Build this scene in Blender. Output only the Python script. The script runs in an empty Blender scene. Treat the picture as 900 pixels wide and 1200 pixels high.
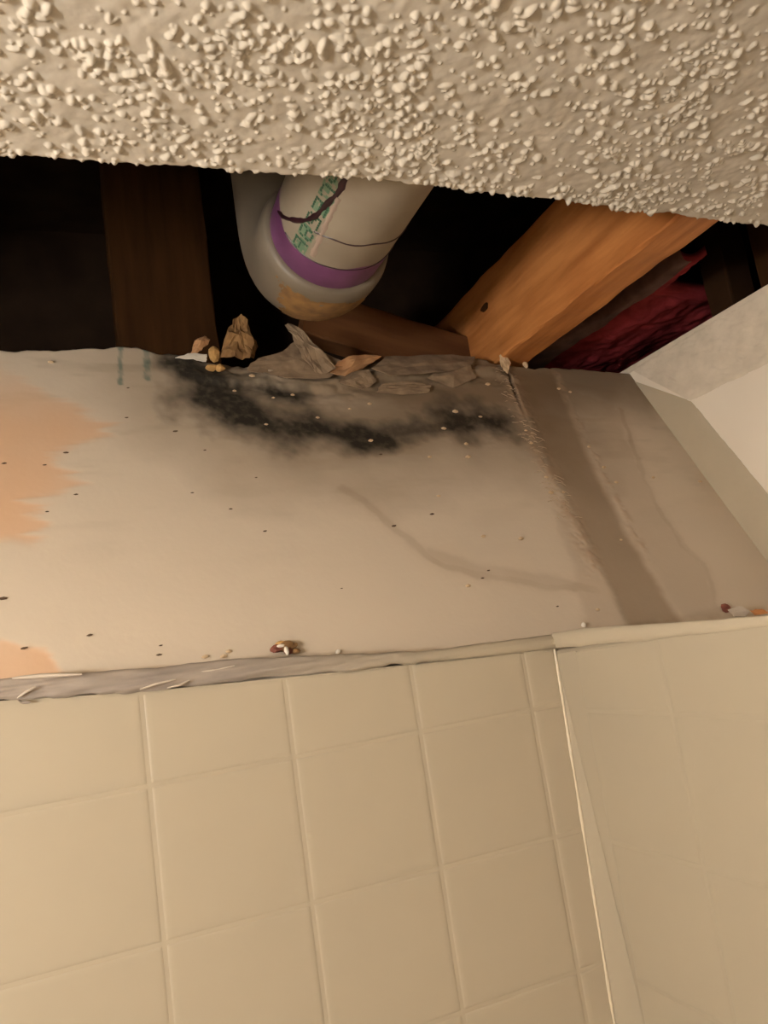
import bpy, bmesh, math, random
import numpy as np
from mathutils import Vector, Matrix

SC = bpy.context.scene
COL = SC.collection
RNG = np.random.RandomState(7)
random.seed(7)
Z0 = 1.856                       # height of the camera above the bathroom floor
CEIL = Z0 + .344                 # underside of the textured ceiling

# ------------------------------------------------------------------ camera, world, exposure
cam = bpy.data.cameras.new('camera')
cam.sensor_fit = 'VERTICAL'
cam.sensor_height = 36.0
cam.lens = 915.0 / 1200.0 * 36.0
cam.clip_start = .01
camo = bpy.data.objects.new('camera', cam)
COL.objects.link(camo)
R = Matrix([[0.925953, 0.076042, -0.369904], [-0.347902, -0.209225, -0.913887], [-0.146887, 0.974906, -0.167277]])
camo.matrix_world = Matrix.Translation((0, 0, Z0)) @ R.to_4x4()
SC.camera = camo

w = bpy.data.worlds.new('world')
SC.world = w
w.use_nodes = True
w.node_tree.nodes['Background'].inputs[0].default_value = (1, .82, .62, 1)
w.node_tree.nodes['Background'].inputs[1].default_value = .02
SC.view_settings.view_transform = 'Standard'
SC.view_settings.look = 'None'
SC.view_settings.gamma = 1.0
SC.view_settings.use_curve_mapping = False
SC.view_settings.exposure = 0.0
SC.cycles.use_denoising = True
SC.cycles.max_bounces = 6
SC.cycles.diffuse_bounces = 4
SC.cycles.caustics_reflective = False
SC.cycles.caustics_refractive = False

LAMP_AT = (-.72, -.10, Z0 + .035)
LAMP_POWER = 74.0
LAMP_TINT = (1.0, .96, .90)

# ------------------------------------------------------------------ helpers
def mat(name, col, rough=.7, col2=None, nscale=20, stretch=(1, 1, 1), bump=0, bscale=60, spec=.5, detail=5, contrast=(.35, .65), rvar=0):
    m = bpy.data.materials.new(name)
    m.use_nodes = True
    nt = m.node_tree
    p = nt.nodes['Principled BSDF']
    p.inputs['Roughness'].default_value = rough
    p.inputs['Specular IOR Level'].default_value = spec
    p.inputs['Base Color'].default_value = (*col, 1)
    tc = nt.nodes.new('ShaderNodeTexCoord')
    mp = nt.nodes.new('ShaderNodeMapping')
    mp.inputs['Scale'].default_value = stretch
    nt.links.new(tc.outputs['Object'], mp.inputs[0])
    if col2:
        n = nt.nodes.new('ShaderNodeTexNoise')
        n.inputs['Scale'].default_value = nscale
        n.inputs['Detail'].default_value = detail
        nt.links.new(mp.outputs[0], n.inputs['Vector'])
        r = nt.nodes.new('ShaderNodeValToRGB')
        r.color_ramp.elements[0].position, r.color_ramp.elements[1].position = contrast
        r.color_ramp.elements[0].color = (*col, 1)
        r.color_ramp.elements[1].color = (*col2, 1)
        nt.links.new(n.outputs[0], r.inputs[0])
        nt.links.new(r.outputs[0], p.inputs['Base Color'])
    if bump:
        n = nt.nodes.new('ShaderNodeTexNoise')
        n.inputs['Scale'].default_value = bscale
        n.inputs['Detail'].default_value = 4
        nt.links.new(mp.outputs[0], n.inputs['Vector'])
        b = nt.nodes.new('ShaderNodeBump')
        b.inputs['Strength'].default_value = bump
        b.inputs['Distance'].default_value = .002
        nt.links.new(n.outputs[0], b.inputs['Height'])
        nt.links.new(b.outputs[0], p.inputs['Normal'])
    return m

def link(o, parent=None):
    COL.objects.link(o)
    if parent is not None:
        o.parent = parent
        o.matrix_parent_inverse = Matrix.Translation(parent.location).inverted() if parent.location.length else Matrix()
    return o

def mesh(name, v, f, m, parent=None, smooth=False, loc=None):
    """v in world metres; when loc is given the origin goes there"""
    me = bpy.data.meshes.new(name)
    v = np.asarray(v, float)
    if loc is not None:
        v = v - np.asarray(loc)
    me.from_pydata(v.tolist(), [], f if isinstance(f, list) else f.tolist())
    if smooth:
        me.polygons.foreach_set('use_smooth', [True] * len(me.polygons))
    me.materials.append(m)
    me.update()
    o = bpy.data.objects.new(name, me)
    if loc is not None:
        o.location = loc
    return link(o, parent)

def quads(nr, nc, flip=False, wrap=False):
    i, j = np.meshgrid(np.arange(nr - 1), np.arange(nc if wrap else nc - 1), indexing='ij')
    j2 = (j + 1) % nc
    a, b, c, d = i * nc + j, i * nc + j2, (i + 1) * nc + j2, (i + 1) * nc + j
    q = np.stack([a, b, c, d] if not flip else [a, d, c, b], -1).reshape(-1, 4)
    return q

def grid_mesh(name, P, m, parent=None, smooth=True, flip=False, wrap=False, loc=None):
    nr, nc = P.shape[:2]
    return mesh(name, P.reshape(-1, 3), quads(nr, nc, flip, wrap), m, parent, smooth, loc)

def box_bm(lo, hi, bev=.0, cuts=0, seg=2):
    bm = bmesh.new()
    bmesh.ops.create_cube(bm, size=1)
    for v in bm.verts:
        for k in range(3):
            v.co[k] = lo[k] + (v.co[k] + .5) * (hi[k] - lo[k])
    if bev:
        bmesh.ops.bevel(bm, geom=bm.edges[:], offset=bev, segments=seg, affect='EDGES', profile=.6)
    return bm

def from_bm(name, bm, m, parent=None, smooth=False, loc=None):
    me = bpy.data.meshes.new(name)
    if loc is not None:
        bmesh.ops.translate(bm, verts=bm.verts, vec=-Vector(loc))
    bm.to_mesh(me)
    bm.free()
    if smooth:
        me.polygons.foreach_set('use_smooth', [True] * len(me.polygons))
    me.materials.append(m)
    o = bpy.data.objects.new(name, me)
    if loc is not None:
        o.location = loc
    return link(o, parent)

def box(name, lo, hi, m, parent=None, bev=0, loc=None):
    lo, hi = [min(a, b) for a, b in zip(lo, hi)], [max(a, b) for a, b in zip(lo, hi)]
    return from_bm(name, box_bm(lo, hi, bev), m, parent, False, loc)

def board(name, lo, hi, m, parent=None, bev=.003, wob=.0012, axis=1, n=40, loc=None):
    """a sawn board: bevelled, cut along its length and slightly wavy"""
    bm = bmesh.new()
    lo, hi = np.array(lo, float), np.array(hi, float)
    L = hi[axis] - lo[axis]
    k1, k2 = [k for k in range(3) if k != axis]
    prof = [(bev, 0), (1 - 0, 0), (1, 1), (0, 1)]
    w1, w2 = hi[k1] - lo[k1], hi[k2] - lo[k2]
    pr = [(bev, 0), (w1 - bev, 0), (w1 - bev * .3, bev * .3), (w1, bev), (w1, w2 - bev), (w1 - bev, w2), (bev, w2), (0, w2 - bev), (0, bev), (bev * .3, bev * .3)]
    rows = []
    ph = random.random() * 9
    for i in range(n + 1):
        t = i / n * L
        row = []
        for q, (a, b) in enumerate(pr):
            co = lo.copy()
            co[axis] += t
            co[k1] += a + wob * math.sin(t * 23 + ph + q * .6) * .5 + wob * math.sin(t * 71 + ph * 2 + q) * .35
            co[k2] += b + wob * math.sin(t * 31 + ph + q * .8) * .5 + wob * math.sin(t * 93 + ph + q * 1.3) * .3
            row.append(co)
        rows.append(row)
    P = np.array(rows)
    nr, nc = P.shape[:2]
    f = quads(nr, nc, wrap=True).tolist()
    f += [list(range(nc)), list(range((nr - 1) * nc, nr * nc))]
    o = mesh(name, P.reshape(-1, 3), f, m, parent, False, loc)
    b = bmesh.new(); b.from_mesh(o.data); bmesh.ops.recalc_face_normals(b, faces=b.faces); b.to_mesh(o.data); b.free()
    return o

def tag(o, label, cat, group=None, kind=None):
    o['label'] = label
    o['category'] = cat
    if group: o['group'] = group
    if kind: o['kind'] = kind
    return o

def empty(name, loc):
    o = bpy.data.objects.new(name, None)
    o.location = loc
    o.empty_display_size = .02
    return link(o)

def part(o, t):
    """hang an already placed object on an unrotated thing"""
    o.parent = t
    o.matrix_parent_inverse = Matrix.Translation(t.location).inverted()
    return o

# --- noise on arrays
def _h(i, j, s):
    n = (i.astype(np.int64) * 374761393 + j.astype(np.int64) * 668265263 + s * 974711) & 0x7fffffff
    n = ((n ^ (n >> 13)) * 1274126177) & 0x7fffffff
    return ((n ^ (n >> 16)) & 0xffff) / 65535.0
def vn(x, y, s=0):
    i, j = np.floor(x), np.floor(y)
    u, v = x - i, y - j
    u, v = u * u * (3 - 2 * u), v * v * (3 - 2 * v)
    return (_h(i, j, s) * (1 - u) + _h(i + 1, j, s) * u) * (1 - v) + (_h(i, j + 1, s) * (1 - u) + _h(i + 1, j + 1, s) * u) * v
def fbm(x, y, s=0, o=4):
    r, a, t = 0, .5, 0
    for k in range(o):
        r = r + a * vn(x * 2 ** k, y * 2 ** k, s + k); t += a; a *= .5
    return r / t
def seg_dist(x, y, pts):
    """distance to a polyline and the position along it (0..n-1)"""
    d = np.full(np.shape(x), 9.0); tt = np.zeros(np.shape(x))
    for k in range(len(pts) - 1):
        (x0, y0), (x1, y1) = pts[k], pts[k + 1]
        dx, dy = x1 - x0, y1 - y0
        t = np.clip(((x - x0) * dx + (y - y0) * dy) / (dx * dx + dy * dy + 1e-12), 0, 1)
        e = np.hypot(x - x0 - t * dx, y - y0 - t * dy)
        tt = np.where(e < d, k + t, tt); d = np.minimum(d, e)
    return d, tt
def inside(x, y, poly):
    c = np.zeros(np.shape(x), bool)
    n = len(poly)
    for k in range(n):
        (x0, y0), (x1, y1) = poly[k], poly[(k + 1) % n]
        if y0 != y1:
            c ^= ((y0 > y) != (y1 > y)) & (x < (x1 - x0) * (y - y0) / (y1 - y0) + x0)
    return c
def sdf(x, y, poly):
    d, _ = seg_dist(x, y, poly + [poly[0]])
    return np.where(inside(x, y, poly), -d, d)
def sstep(a, b, x):
    t = np.clip((x - a) / (b - a), 0, 1)
    return t * t * (3 - 2 * t)

# ------------------------------------------------------------------ materials
M = {}
M['popcorn'] = mat('popcorn_plaster', (.57, .505, .415), .85, (.63, .56, .465), 30, spec=.3)
M['cream'] = mat('cream_paint', (.90, .80, .67), .5, (.86, .76, .63), 8)
M['compound_top'] = mat('joint_compound', (.76, .66, .53), .8, (.66, .57, .45), 34, bump=.5, bscale=90)
M['compound_slope'] = mat('dark_joint_compound', (.53, .445, .325), .75, (.47, .395, .285), 9, bump=.12, bscale=50)  # a darker tone than the band along the top
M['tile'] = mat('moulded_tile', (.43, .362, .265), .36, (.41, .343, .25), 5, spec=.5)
M['tile_side_shaded'] = mat('moulded_tile_shaded', (.36, .303, .222), .36, (.34, .286, .21), 5, spec=.5)  # same plastic as the tiles, darkened to stand in for shade
M['caulk'] = mat('grey_caulk', (.255, .21, .178), .6, (.33, .27, .22), 24, stretch=(1, 2, 5), bump=.2)
M['bead'] = mat('corner_caulk', (.60, .51, .38), .35)
M['ledge'] = mat('ledge_gelcoat', (.50, .42, .32), .4, (.42, .35, .26), 20, bump=.1)
M['wood_orange'] = mat('fir_wood', (.58, .235, .07), .6, (.36, .125, .032), 9, stretch=(6, .7, 6), bump=.25, bscale=25, spec=.3)
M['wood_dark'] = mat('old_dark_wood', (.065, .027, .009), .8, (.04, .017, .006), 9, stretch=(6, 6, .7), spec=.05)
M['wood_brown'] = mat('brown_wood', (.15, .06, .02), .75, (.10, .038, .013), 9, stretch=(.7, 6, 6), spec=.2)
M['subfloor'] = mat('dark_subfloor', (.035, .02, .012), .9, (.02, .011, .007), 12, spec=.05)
M['black_wood'] = mat('near_black_wood', (.03, .014, .006), .9, (.018, .008, .004), 12, spec=.05)  # near-black brown, darker than the other framing
M['insul'] = mat('pink_fibreglass', (.27, .032, .038), .95, (.17, .018, .022), 22, bump=1, bscale=60, spec=.1)
M['facing'] = mat('kraft_facing', (.12, .062, .048), .85, (.07, .032, .024), 45)
M['pvc'] = mat('white_pvc', (.35, .295, .22), .45, (.28, .23, .17), 14)
M['hub'] = mat('shaded_pvc', (.20, .163, .122), .5, (.15, .12, .085), 10)  # the pipe's white plastic, darkened to paint in the cavity's shade
M['primer'] = mat('purple_primer', (.19, .065, .165), .4, (.11, .035, .09), 20)
M['drip'] = mat('dried_primer_drip', (.035, .009, .013), .4, (.022, .006, .008), 40)
M['ink'] = mat('faded_green_ink', (.11, .21, .125), .6, (.20, .27, .17), 120)
M['ink_dark'] = mat('dark_green_ink', (.03, .10, .055), .6)
M['rust'] = mat('rusty_grime', (.30, .16, .05), .8, (.16, .085, .03), 60)
M['paper'] = mat('torn_grey_paper', (.19, .125, .075), .95, (.30, .21, .13), 60)
M['tan'] = mat('tan_paper', (.46, .25, .115), .85, (.36, .18, .08), 60)
M['fibre'] = mat('paper_fibre', (.46, .345, .235), .9)
M['brown'] = mat('brown_debris', (.30, .165, .06), .85, (.20, .10, .035), 80)
M['gold'] = mat('golden_flake', (.52, .30, .10), .8, (.40, .22, .07), 80)
M['white'] = mat('white_plaster', (.80, .72, .60), .8)
M['crumb'] = mat('pale_crumb', (.72, .55, .36), .8, (.55, .38, .22), 90)
M['speck'] = mat('dark_speck', (.085, .045, .022), .8)
M['redflake'] = mat('rust_red_flake', (.26, .08, .048), .8, (.17, .05, .03), 90)
M['orangeflake'] = mat('orange_flake', (.62, .28, .10), .8, (.5, .2, .07), 90)
M['room'] = mat('room_paint', (.80, .71, .58), .7)
M['floor'] = mat('floor_vinyl', (.55, .45, .34), .5, (.48, .39, .29), 6)
M['metal'] = mat('brushed_nickel', (.6, .57, .52), .3)
M['metal'].node_tree.nodes['Principled BSDF'].inputs['Metallic'].default_value = 1
g = bpy.data.materials.new('lit_globe'); g.use_nodes = True
gp = g.node_tree.nodes['Principled BSDF']
gp.inputs['Base Color'].default_value = (.9, .85, .75, 1)
gp.inputs['Emission Color'].default_value = (*LAMP_TINT, 1)
gp.inputs['Emission Strength'].default_value = LAMP_POWER * 2
M['globe'] = g

nt = M['caulk'].node_tree                       # the grey smear gives way to tan caulk near the corner
sx_ = nt.nodes.new('ShaderNodeSeparateXYZ'); tcx = nt.nodes.new('ShaderNodeTexCoord')
nt.links.new(tcx.outputs['Object'], sx_.inputs[0])
mr = nt.nodes.new('ShaderNodeMapRange'); mr.inputs['From Min'].default_value = .10; mr.inputs['From Max'].default_value = .30
nt.links.new(sx_.outputs[0], mr.inputs['Value'])
mx = nt.nodes.new('ShaderNodeMix'); mx.data_type = 'RGBA'
pbs = nt.nodes['Principled BSDF']
src = pbs.inputs['Base Color'].links[0].from_socket
nt.links.new(mr.outputs[0], mx.inputs[0]); nt.links.new(src, mx.inputs[6]); mx.inputs[7].default_value = (.40, .335, .245, 1)
nt.links.new(mx.outputs[2], pbs.inputs['Base Color'])

# ------------------------------------------------------------------ room shell
CB = CEIL + .013                  # top of the ceiling board
ceil = from_bm('ceiling', box_bm((-.84, -1.5, CEIL), (.79, .480, CB)), M['popcorn'])
b = bmesh.new(); b.from_mesh(ceil.data)
b2 = box_bm((-.84, .480, CEIL), (-.42, 1.05, CB))
tmp = bpy.data.meshes.new('t'); b2.to_mesh(tmp); b2.free(); b.from_mesh(tmp); b.to_mesh(ceil.data); b.free()
tag(ceil, 'white popcorn textured ceiling with a ragged hole cut through it', 'ceiling', kind='structure')

# popcorn: a dense height field of sprayed lumps, its far row following the ragged cut
edge_x = [-.42, -.0252, .079, .125, .2367, .30, .40, .47, .56, .645, .79]
edge_y = [.497, .4934, .4885, .4875, .4847, .486, .490, .4965, .4985, .503, .505]
LUMPS = []
cl = RNG.rand(1000, 2) * [1.21, .52] + [-.42, .0]
for k in range(15500):
    if k % 3:
        px, py = cl[RNG.randint(len(cl))] + RNG.randn(2) * .0085
    else:
        px, py = RNG.rand(2) * [1.21, .52] + [-.42, .0]
    if vn(np.array(px * 14.), np.array(py * 14.), 77) < .30 and RNG.rand() < .3: continue
    s = .0012 + .0017 * RNG.rand() ** 1.7
    LUMPS.append((px, py, s, 1 + 1.0 * RNG.rand() ** 2, RNG.rand() * math.pi, s * (.70 + .60 * RNG.rand())))
def popcorn(xa, xb, ya, nx, ny):
    """a sprayed height field hanging under the board, its far row following the ragged cut"""
    gx = np.linspace(xa, xb, nx)
    ye = np.interp(gx, edge_x, edge_y) + (fbm(gx * 60, gx * 0 + 3, 5) - .5) * .005 + (vn(gx * 260, gx * 0 + 1, 9) - .5) * .0018
    GX = np.repeat(gx[None], ny, 0)
    GY = ya + np.linspace(0, 1, ny)[:, None] * (ye[None] - ya)
    H = np.zeros((ny, nx))
    dx = gx[1] - gx[0]; dy = (.480 - ya) / (ny - 1)
    for k, (px, py, s, el, th, hh) in enumerate(LUMPS):
        rad = s * el * 1.3
        i0, i1 = max(int((py - rad - ya) / dy * .94) - 1, 0), min(int((py + rad - ya) / dy) + 2, ny)
        j0, j1 = max(int((px - rad - xa) / dx), 0), min(int((px + rad - xa) / dx) + 2, nx)
        if i1 <= i0 or j1 <= j0: continue
        X, Y = GX[i0:i1, j0:j1] - px, GY[i0:i1, j0:j1] - py
        u, v = X * math.cos(th) + Y * math.sin(th), -X * math.sin(th) + Y * math.cos(th)
        r2 = ((u / (s * el)) ** 2 + (v / s) ** 2) * (1 + .45 * (vn(X * 420 + k * 3.1, Y * 420, k % 50) - .5))
        hgt = hh * np.sqrt(np.clip(1 - r2, 0, 1))
        A = H[i0:i1, j0:j1]
        H[i0:i1, j0:j1] = np.maximum(A, hgt) + .3 * np.minimum(A, hgt)
    for _ in range(max(1, int(.0011 / dx))):
        H[1:-1] = (H[:-2] + 2 * H[1:-1] + H[2:]) / 4
        H[:, 1:-1] = (H[:, :-2] + 2 * H[:, 1:-1] + H[:, 2:]) / 4
    H += .0005 * fbm(GX * 150, GY * 150, 3) + .0016 * fbm(GX * 95, GY * 95, 18, 2) + .0012 * fbm(GX * 40, GY * 40, 8)
    P = np.stack([GX, GY, CEIL - .0005 - H], -1)
    P[-1, :, 1] += H[-1] * .25
    ex = P[-1:].copy(); ex[..., 2] = CB; ex[..., 1] += (fbm(gx * 90, gx * 0, 2) - .5)[None] * .003
    pc = grid_mesh('popcorn_texture', np.concatenate([P, ex], 0), M['popcorn'], ceil, True, flip=True)
    pc['kind'] = 'stuff'
popcorn(-.14, .79, .20, 1600, 480)
popcorn(-.42, -.14, .02, 220, 360)

flo = box('floor', (-.84, -1.5, -.05), (.79, 1.05, 0), M['floor']); tag(flo, 'tan vinyl bathroom floor below the picture', 'floor', kind='structure')
wl = box('wall_left', (-.89, -1.5, 0), (-.84, 1.05, CEIL + .42), M['room']); tag(wl, 'beige painted wall on the left, outside the picture', 'wall', kind='structure')
wf = box('wall_front', (-.84, -1.55, 0), (.79, -1.5, CEIL + .42), M['room']); tag(wf, 'beige painted wall behind the viewer', 'wall', kind='structure')
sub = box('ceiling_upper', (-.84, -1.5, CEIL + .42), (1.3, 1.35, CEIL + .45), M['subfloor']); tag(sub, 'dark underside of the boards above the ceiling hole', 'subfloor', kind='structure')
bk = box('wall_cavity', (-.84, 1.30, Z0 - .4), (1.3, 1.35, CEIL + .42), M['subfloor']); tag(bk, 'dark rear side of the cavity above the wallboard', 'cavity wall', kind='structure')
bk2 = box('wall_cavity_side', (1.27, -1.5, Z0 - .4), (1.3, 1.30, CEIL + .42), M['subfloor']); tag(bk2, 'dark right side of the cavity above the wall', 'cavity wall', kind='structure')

# right wall: cream paint, two bands of joint compound that meet at the top corner
WX = .79
wr = box('wall_right', (WX, -1.5, 0), (WX + .013, 1.1, Z0 + .350), M['cream'])
tag(wr, 'cream painted wall at the right with wide joint compound bands', 'wall', kind='structure')
def band(name, quad, m, n1, n2, rough, s):
    """quad: four (y, z) corners on the right wall; a skim of compound with soft uneven edges"""
    q = np.array(quad)
    u, v = np.meshgrid(np.linspace(0, 1, n1), np.linspace(0, 1, n2), indexing='ij')
    yz = ((1 - u) * (1 - v))[..., None] * q[0] + (u * (1 - v))[..., None] * q[1] + (u * v)[..., None] * q[2] + ((1 - u) * v)[..., None] * q[3]
    t = .0003 + .0014 * sstep(0, .06, v) * sstep(0, .05, 1 - v) + rough * (fbm(yz[..., 0] * 130, yz[..., 1] * 130, s) - .5) + rough * .8 * (vn(yz[..., 0] * 330, yz[..., 1] * 330, s) - .5)
    edge = (fbm(yz[..., 0] * 90, yz[..., 1] * 90, s + 4) - .5) * .004 * (v > .96)
    P = np.stack([WX - t, yz[..., 0], yz[..., 1] + Z0 + edge], -1)
    return grid_mesh(name, P, m, wr, True, flip=True)
band('compound_band', [(.8949, .350), (.10, .350), (.10, .2645), (.7924, .2635)], M['compound_top'], 260, 40, .0016, 3)
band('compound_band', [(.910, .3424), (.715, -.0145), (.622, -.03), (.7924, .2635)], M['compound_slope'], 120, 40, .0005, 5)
# a thin rounded lip of paint along the top of the right wall
wt = box('wall_edge', (WX - .0012, .1, Z0 + .345), (WX + .0135, 1.0, Z0 + .3535), M['compound_top'], wr, .001)

# ------------------------------------------------------------------ leaning wallboard with mould and stains
T1, U, S, N = (np.array(q) for q in ((-0.05460,0.81500,2.20000), (0.99513,0.09853,0.00000), (0.00000,-0.48011,-0.87721), (0.08653,-0.87392,0.47831)))
def on_board(a, b, off=0.0):
    a, b, off = np.asarray(a, float)[..., None], np.asarray(b, float)[..., None], np.asarray(off, float)[..., None]
    return T1 + a * U + b * S + off * N
topline = [(-.34, .004), (-0.0000,-0.0000), (0.0475,-0.0043), (0.1071,-0.0124), (0.1341,-0.0156), (0.1558,-0.0067), (0.1832,-0.0023), (0.2146,0.0109), (0.2641,0.0115), (0.3255,0.0180), (0.3701,0.0161), (0.4229,-0.0042), (0.4760,-0.0154), (0.5838,-0.0195), (0.6222,-0.0106), (0.6513,-0.0047), (0.7561,-0.0056), (0.8437,0.0004), (.90, .002)]
na, nb = 640, 240
ga = np.linspace(-.34, .862, na)
bt = np.interp(ga, [p[0] for p in topline], [p[1] for p in topline]) + (fbm(ga * 70, ga * 0, 4) - .5) * .006 * (ga < .80)
bb = np.minimum(.43, .381 + .205 * ga)          # the foot stays behind the tiles
AA = np.repeat(ga[None], nb, 0)
BB = bt[None] + np.linspace(0, 1, nb)[:, None] * (bb - bt[None])
n1 = fbm(AA * 22, BB * 22, 11, 5); n2 = fbm(AA * 70, BB * 70, 12, 4); n3 = vn(AA * 260, BB * 260, 13); nh = fbm(AA * 16, BB * 130, 14, 4)

mould_line = [(0.1782,0.0126), (0.1992,0.0460), (0.2192,0.0814), (0.2468,0.0947), (0.2878,0.1069), (0.3386,0.1250), (0.3879,0.1367)]
d, t = seg_dist(AA, BB, mould_line)
wdt = np.interp(t, [0, 1, 2, 3, 4, 5, 6], [.022, .036, .036, .031, .027, .022, .012])
m1 = np.clip(1.25 * (1 - d / (wdt * 1.9)) + (n1 - .5) * 1.2 + (n2 - .5) * .7, 0, 1)
d, t = seg_dist(AA, BB, [(0.2162,0.0455), (0.2563,0.0487), (0.2983,0.0636)])
m1 = np.maximum(m1, np.clip(1.2 * (1 - d / .034) + (n1 - .5) * 1.0 + (n2 - .5) * .6, 0, 1))
d, t = seg_dist(AA, BB, [(0.4961,0.1004), (0.5267,0.0959), (0.5527,0.1036)])
m2 = np.clip(1.35 * (1 - d / .046) + (n1 - .5) * 1.1 + (n2 - .5) * .7, 0, 1)
d, t = seg_dist(AA, BB, [(0.3378,0.1277), (0.4151,0.1219), (0.4887,0.1124)])
m3 = np.clip(.75 * (1 - d / .022) + (n1 - .5) * 1.1 + (n2 - .5) * .8, 0, .8)
MO = np.maximum(np.maximum(m1, m2), m3)
d, t = seg_dist(AA, BB, [(0.2091,0.0429), (0.2655,0.0974), (0.3426,0.1114), (0.4352,0.0974), (0.5393,0.0817), (0.6116,0.0974)])
HALO = np.clip(1.15 * (1 - d / .15) + (n1 - .5) * .5, 0, 1) * .8
topd = sstep(.14, .03, BB + (n1 - .5) * .05) * sstep(.22, .32, AA + (n1 - .5) * .05) * .92  # darker band along the top, from the left mould rightwards
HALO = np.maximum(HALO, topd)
d, t = seg_dist(AA, BB, [(0.3913,0.0216), (0.4825,0.0346), (0.6126,0.0393)])
HALO = np.maximum(HALO, np.clip(1.5 * (1 - d / .10) + (n1 - .5) * .6, 0, 1))

peach1 = [(-0.0002,0.0173), (0.0519,0.0730), (0.0958,0.0999), (0.0941,0.1191), (0.0600,0.1348), (0.0410,0.1487), (0.0666,0.1820), (0.0460,0.1943), (0.0236,0.2049), (0.0322,0.2297), (0.0269,0.2469), (-0.0018,0.2496), (-.36, .22), (-.36, .04)]
peach2 = [(-0.0025,0.3407), (0.0147,0.3471), (0.0308,0.3579), (0.0385,0.3724), (0.0310,0.3812), (-.36, .40), (-.36, .34)]
wob = (nh - .5) * .045 + (n2 - .5) * .010
PE = np.maximum(sstep(.007, -.010, sdf(AA + wob, BB + (n1 - .5) * .02, peach1)), sstep(.003, -.003, sdf(AA + wob * .4, BB + (n2 - .5) * .01, peach2)))
fade = sstep(.01, .12, BB)          # the upper part of the bare patch is fainter
PE = PE * (.25 + .65 * fade) * (.75 + .5 * n1)

def tide(pts, width, amp, s, soft=.016):
    d, t = seg_dist(AA + (fbm(AA * 40, BB * 40, s) - .5) * .012, BB + (fbm(AA * 40, BB * 40, s + 9) - .5) * .012, pts)
    return amp * np.clip(sstep(width, 0, d) + .35 * sstep(soft, 0, d), 0, 1) * (.6 + .8 * (n1 - .2))
ST = tide([(0.3160,0.2032), (0.3384,0.2259), (0.3579,0.2620), (0.3853,0.3032), (0.4306,0.3287), (0.5070,0.3485), (0.5671,0.3647)], .0075, .75, 21)
ST = np.maximum(ST, tide([(0.3882,0.2959), (0.4333,0.3225), (0.5092,0.3443), (0.5573,0.3612)], .012, .55, 22))
ST = np.maximum(ST, tide([(0.7813,0.0799), (0.7541,0.1633), (0.7341,0.2162), (0.7293,0.2661), (0.7271,0.3197), (0.7385,0.3465), (0.7250,0.3879), (0.7114,0.4174)], .006, .75, 23))
ST = np.maximum(ST, tide([(0.5573,0.3612), (0.5532,0.3879), (0.5312,0.4057)], .016, .5, 24))
pool = sdf(AA + (n1 - .5) * .02, BB + (n2 - .5) * .012, [(0.5588,0.3214), (0.5907,0.3653), (0.6062,0.4166), (0.5285,0.4104), (0.5405,0.3701)])
ST = np.maximum(ST, .45 * sstep(.004, -.008, pool))
damp = sdf(AA + (n1 - .5) * .03, BB + (n2 - .5) * .02, [(0.6852,0.0104), (0.7813,0.0799), (0.7341,0.2162), (0.7385,0.3465), (0.7090,0.4205), (0.5416,0.4072), (0.6254,0.0127)])
ST = np.maximum(ST, .46 * sstep(.003, -.006, damp))

bandq = [(0.6313,-0.0056), (0.7110,-0.0037), (0.6746,0.1611), (0.6592,0.2875), (0.6573,0.4241), (0.5802,0.4160), (0.5894,0.3065), (0.5992,0.1737)]
BA = sstep(.005, -.010, sdf(AA + (n2 - .5) * .006, BB + (n2 - .5) * .004, bandq)) * (.75 + .4 * n1)
seamL = [(0.6225,-0.0052), (0.6114,0.0647), (0.5954,0.1808), (0.5885,0.2688), (0.5818,0.3297), (0.5739,0.3633)]
seamR = [(0.7089,0.0002), (0.6835,0.1458), (0.6706,0.2482), (0.6631,0.3323)]
dl, tl = seg_dist(AA, BB, seamL); dr, tr = seg_dist(AA, BB, seamR)
FU = np.clip((1 - dl / .022), 0, 1) * np.clip(n2 * 2.4 - .75 + (n3 - .5), 0, 1) * (tl < 4.6) + .8 * np.clip((1 - dr / .010), 0, 1) * np.clip(n2 * 2.6 - .95 + (n3 - .5), 0, 1)
CR = sstep(.0035, .0008, np.abs(dl - .002 * (n2 - .5))) * np.clip(1.4 - tl, 0, 1)
MO = np.maximum(MO, CR * .9)  # the crack's shade is painted in through the mould mask
GR = np.zeros_like(AA)
for pts, ww in (([(0.1173,-0.0174), (0.1113,0.0459)], .0030), ([(0.1440,-0.0148), (0.1399,0.0368)], .0045)):
    d, t = seg_dist(AA + (n3 - .5) * .002, BB, pts)
    GR = np.maximum(GR, sstep(ww, ww * .4, d) * np.clip(n2 * 1.6, .2, 1) * .75)
scuff = sstep(.50, .72, fbm(AA * 14, BB * 60, 33, 4)) * sstep(.36, .02, BB)

# relief: torn and swollen top edge, recessed joint band, crack, hairline roughness
torn = sstep(.085, .0, BB - bt[None]) * sstep(.16, .24, AA) * sstep(.66, .60, AA)
REL = .0005 * (n1 - .5) + .0003 * (n3 - .5) * (.15 + MO) + torn * (.010 * (fbm(AA * 34, BB * 90, 41, 4) - .45) + .003 * (n2 - .5)) - .0016 * BA + .0012 * FU - .005 * CR - .0006 * PE
REL += torn * .006 * sstep(.0, .01, .013 - np.abs(BB - bt[None] - .026 - .012 * (n1 - .5)))
def rel_at(a, b):
    j = int(np.clip((a + .34) / (1.202) * (na - 1), 0, na - 1))
    i = int(np.clip((b - bt[j]) / (bb[j] - bt[j]) * (nb - 1), 0, nb - 1))
    return float(REL[i, j])
P = on_board(AA, BB, REL)
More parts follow.
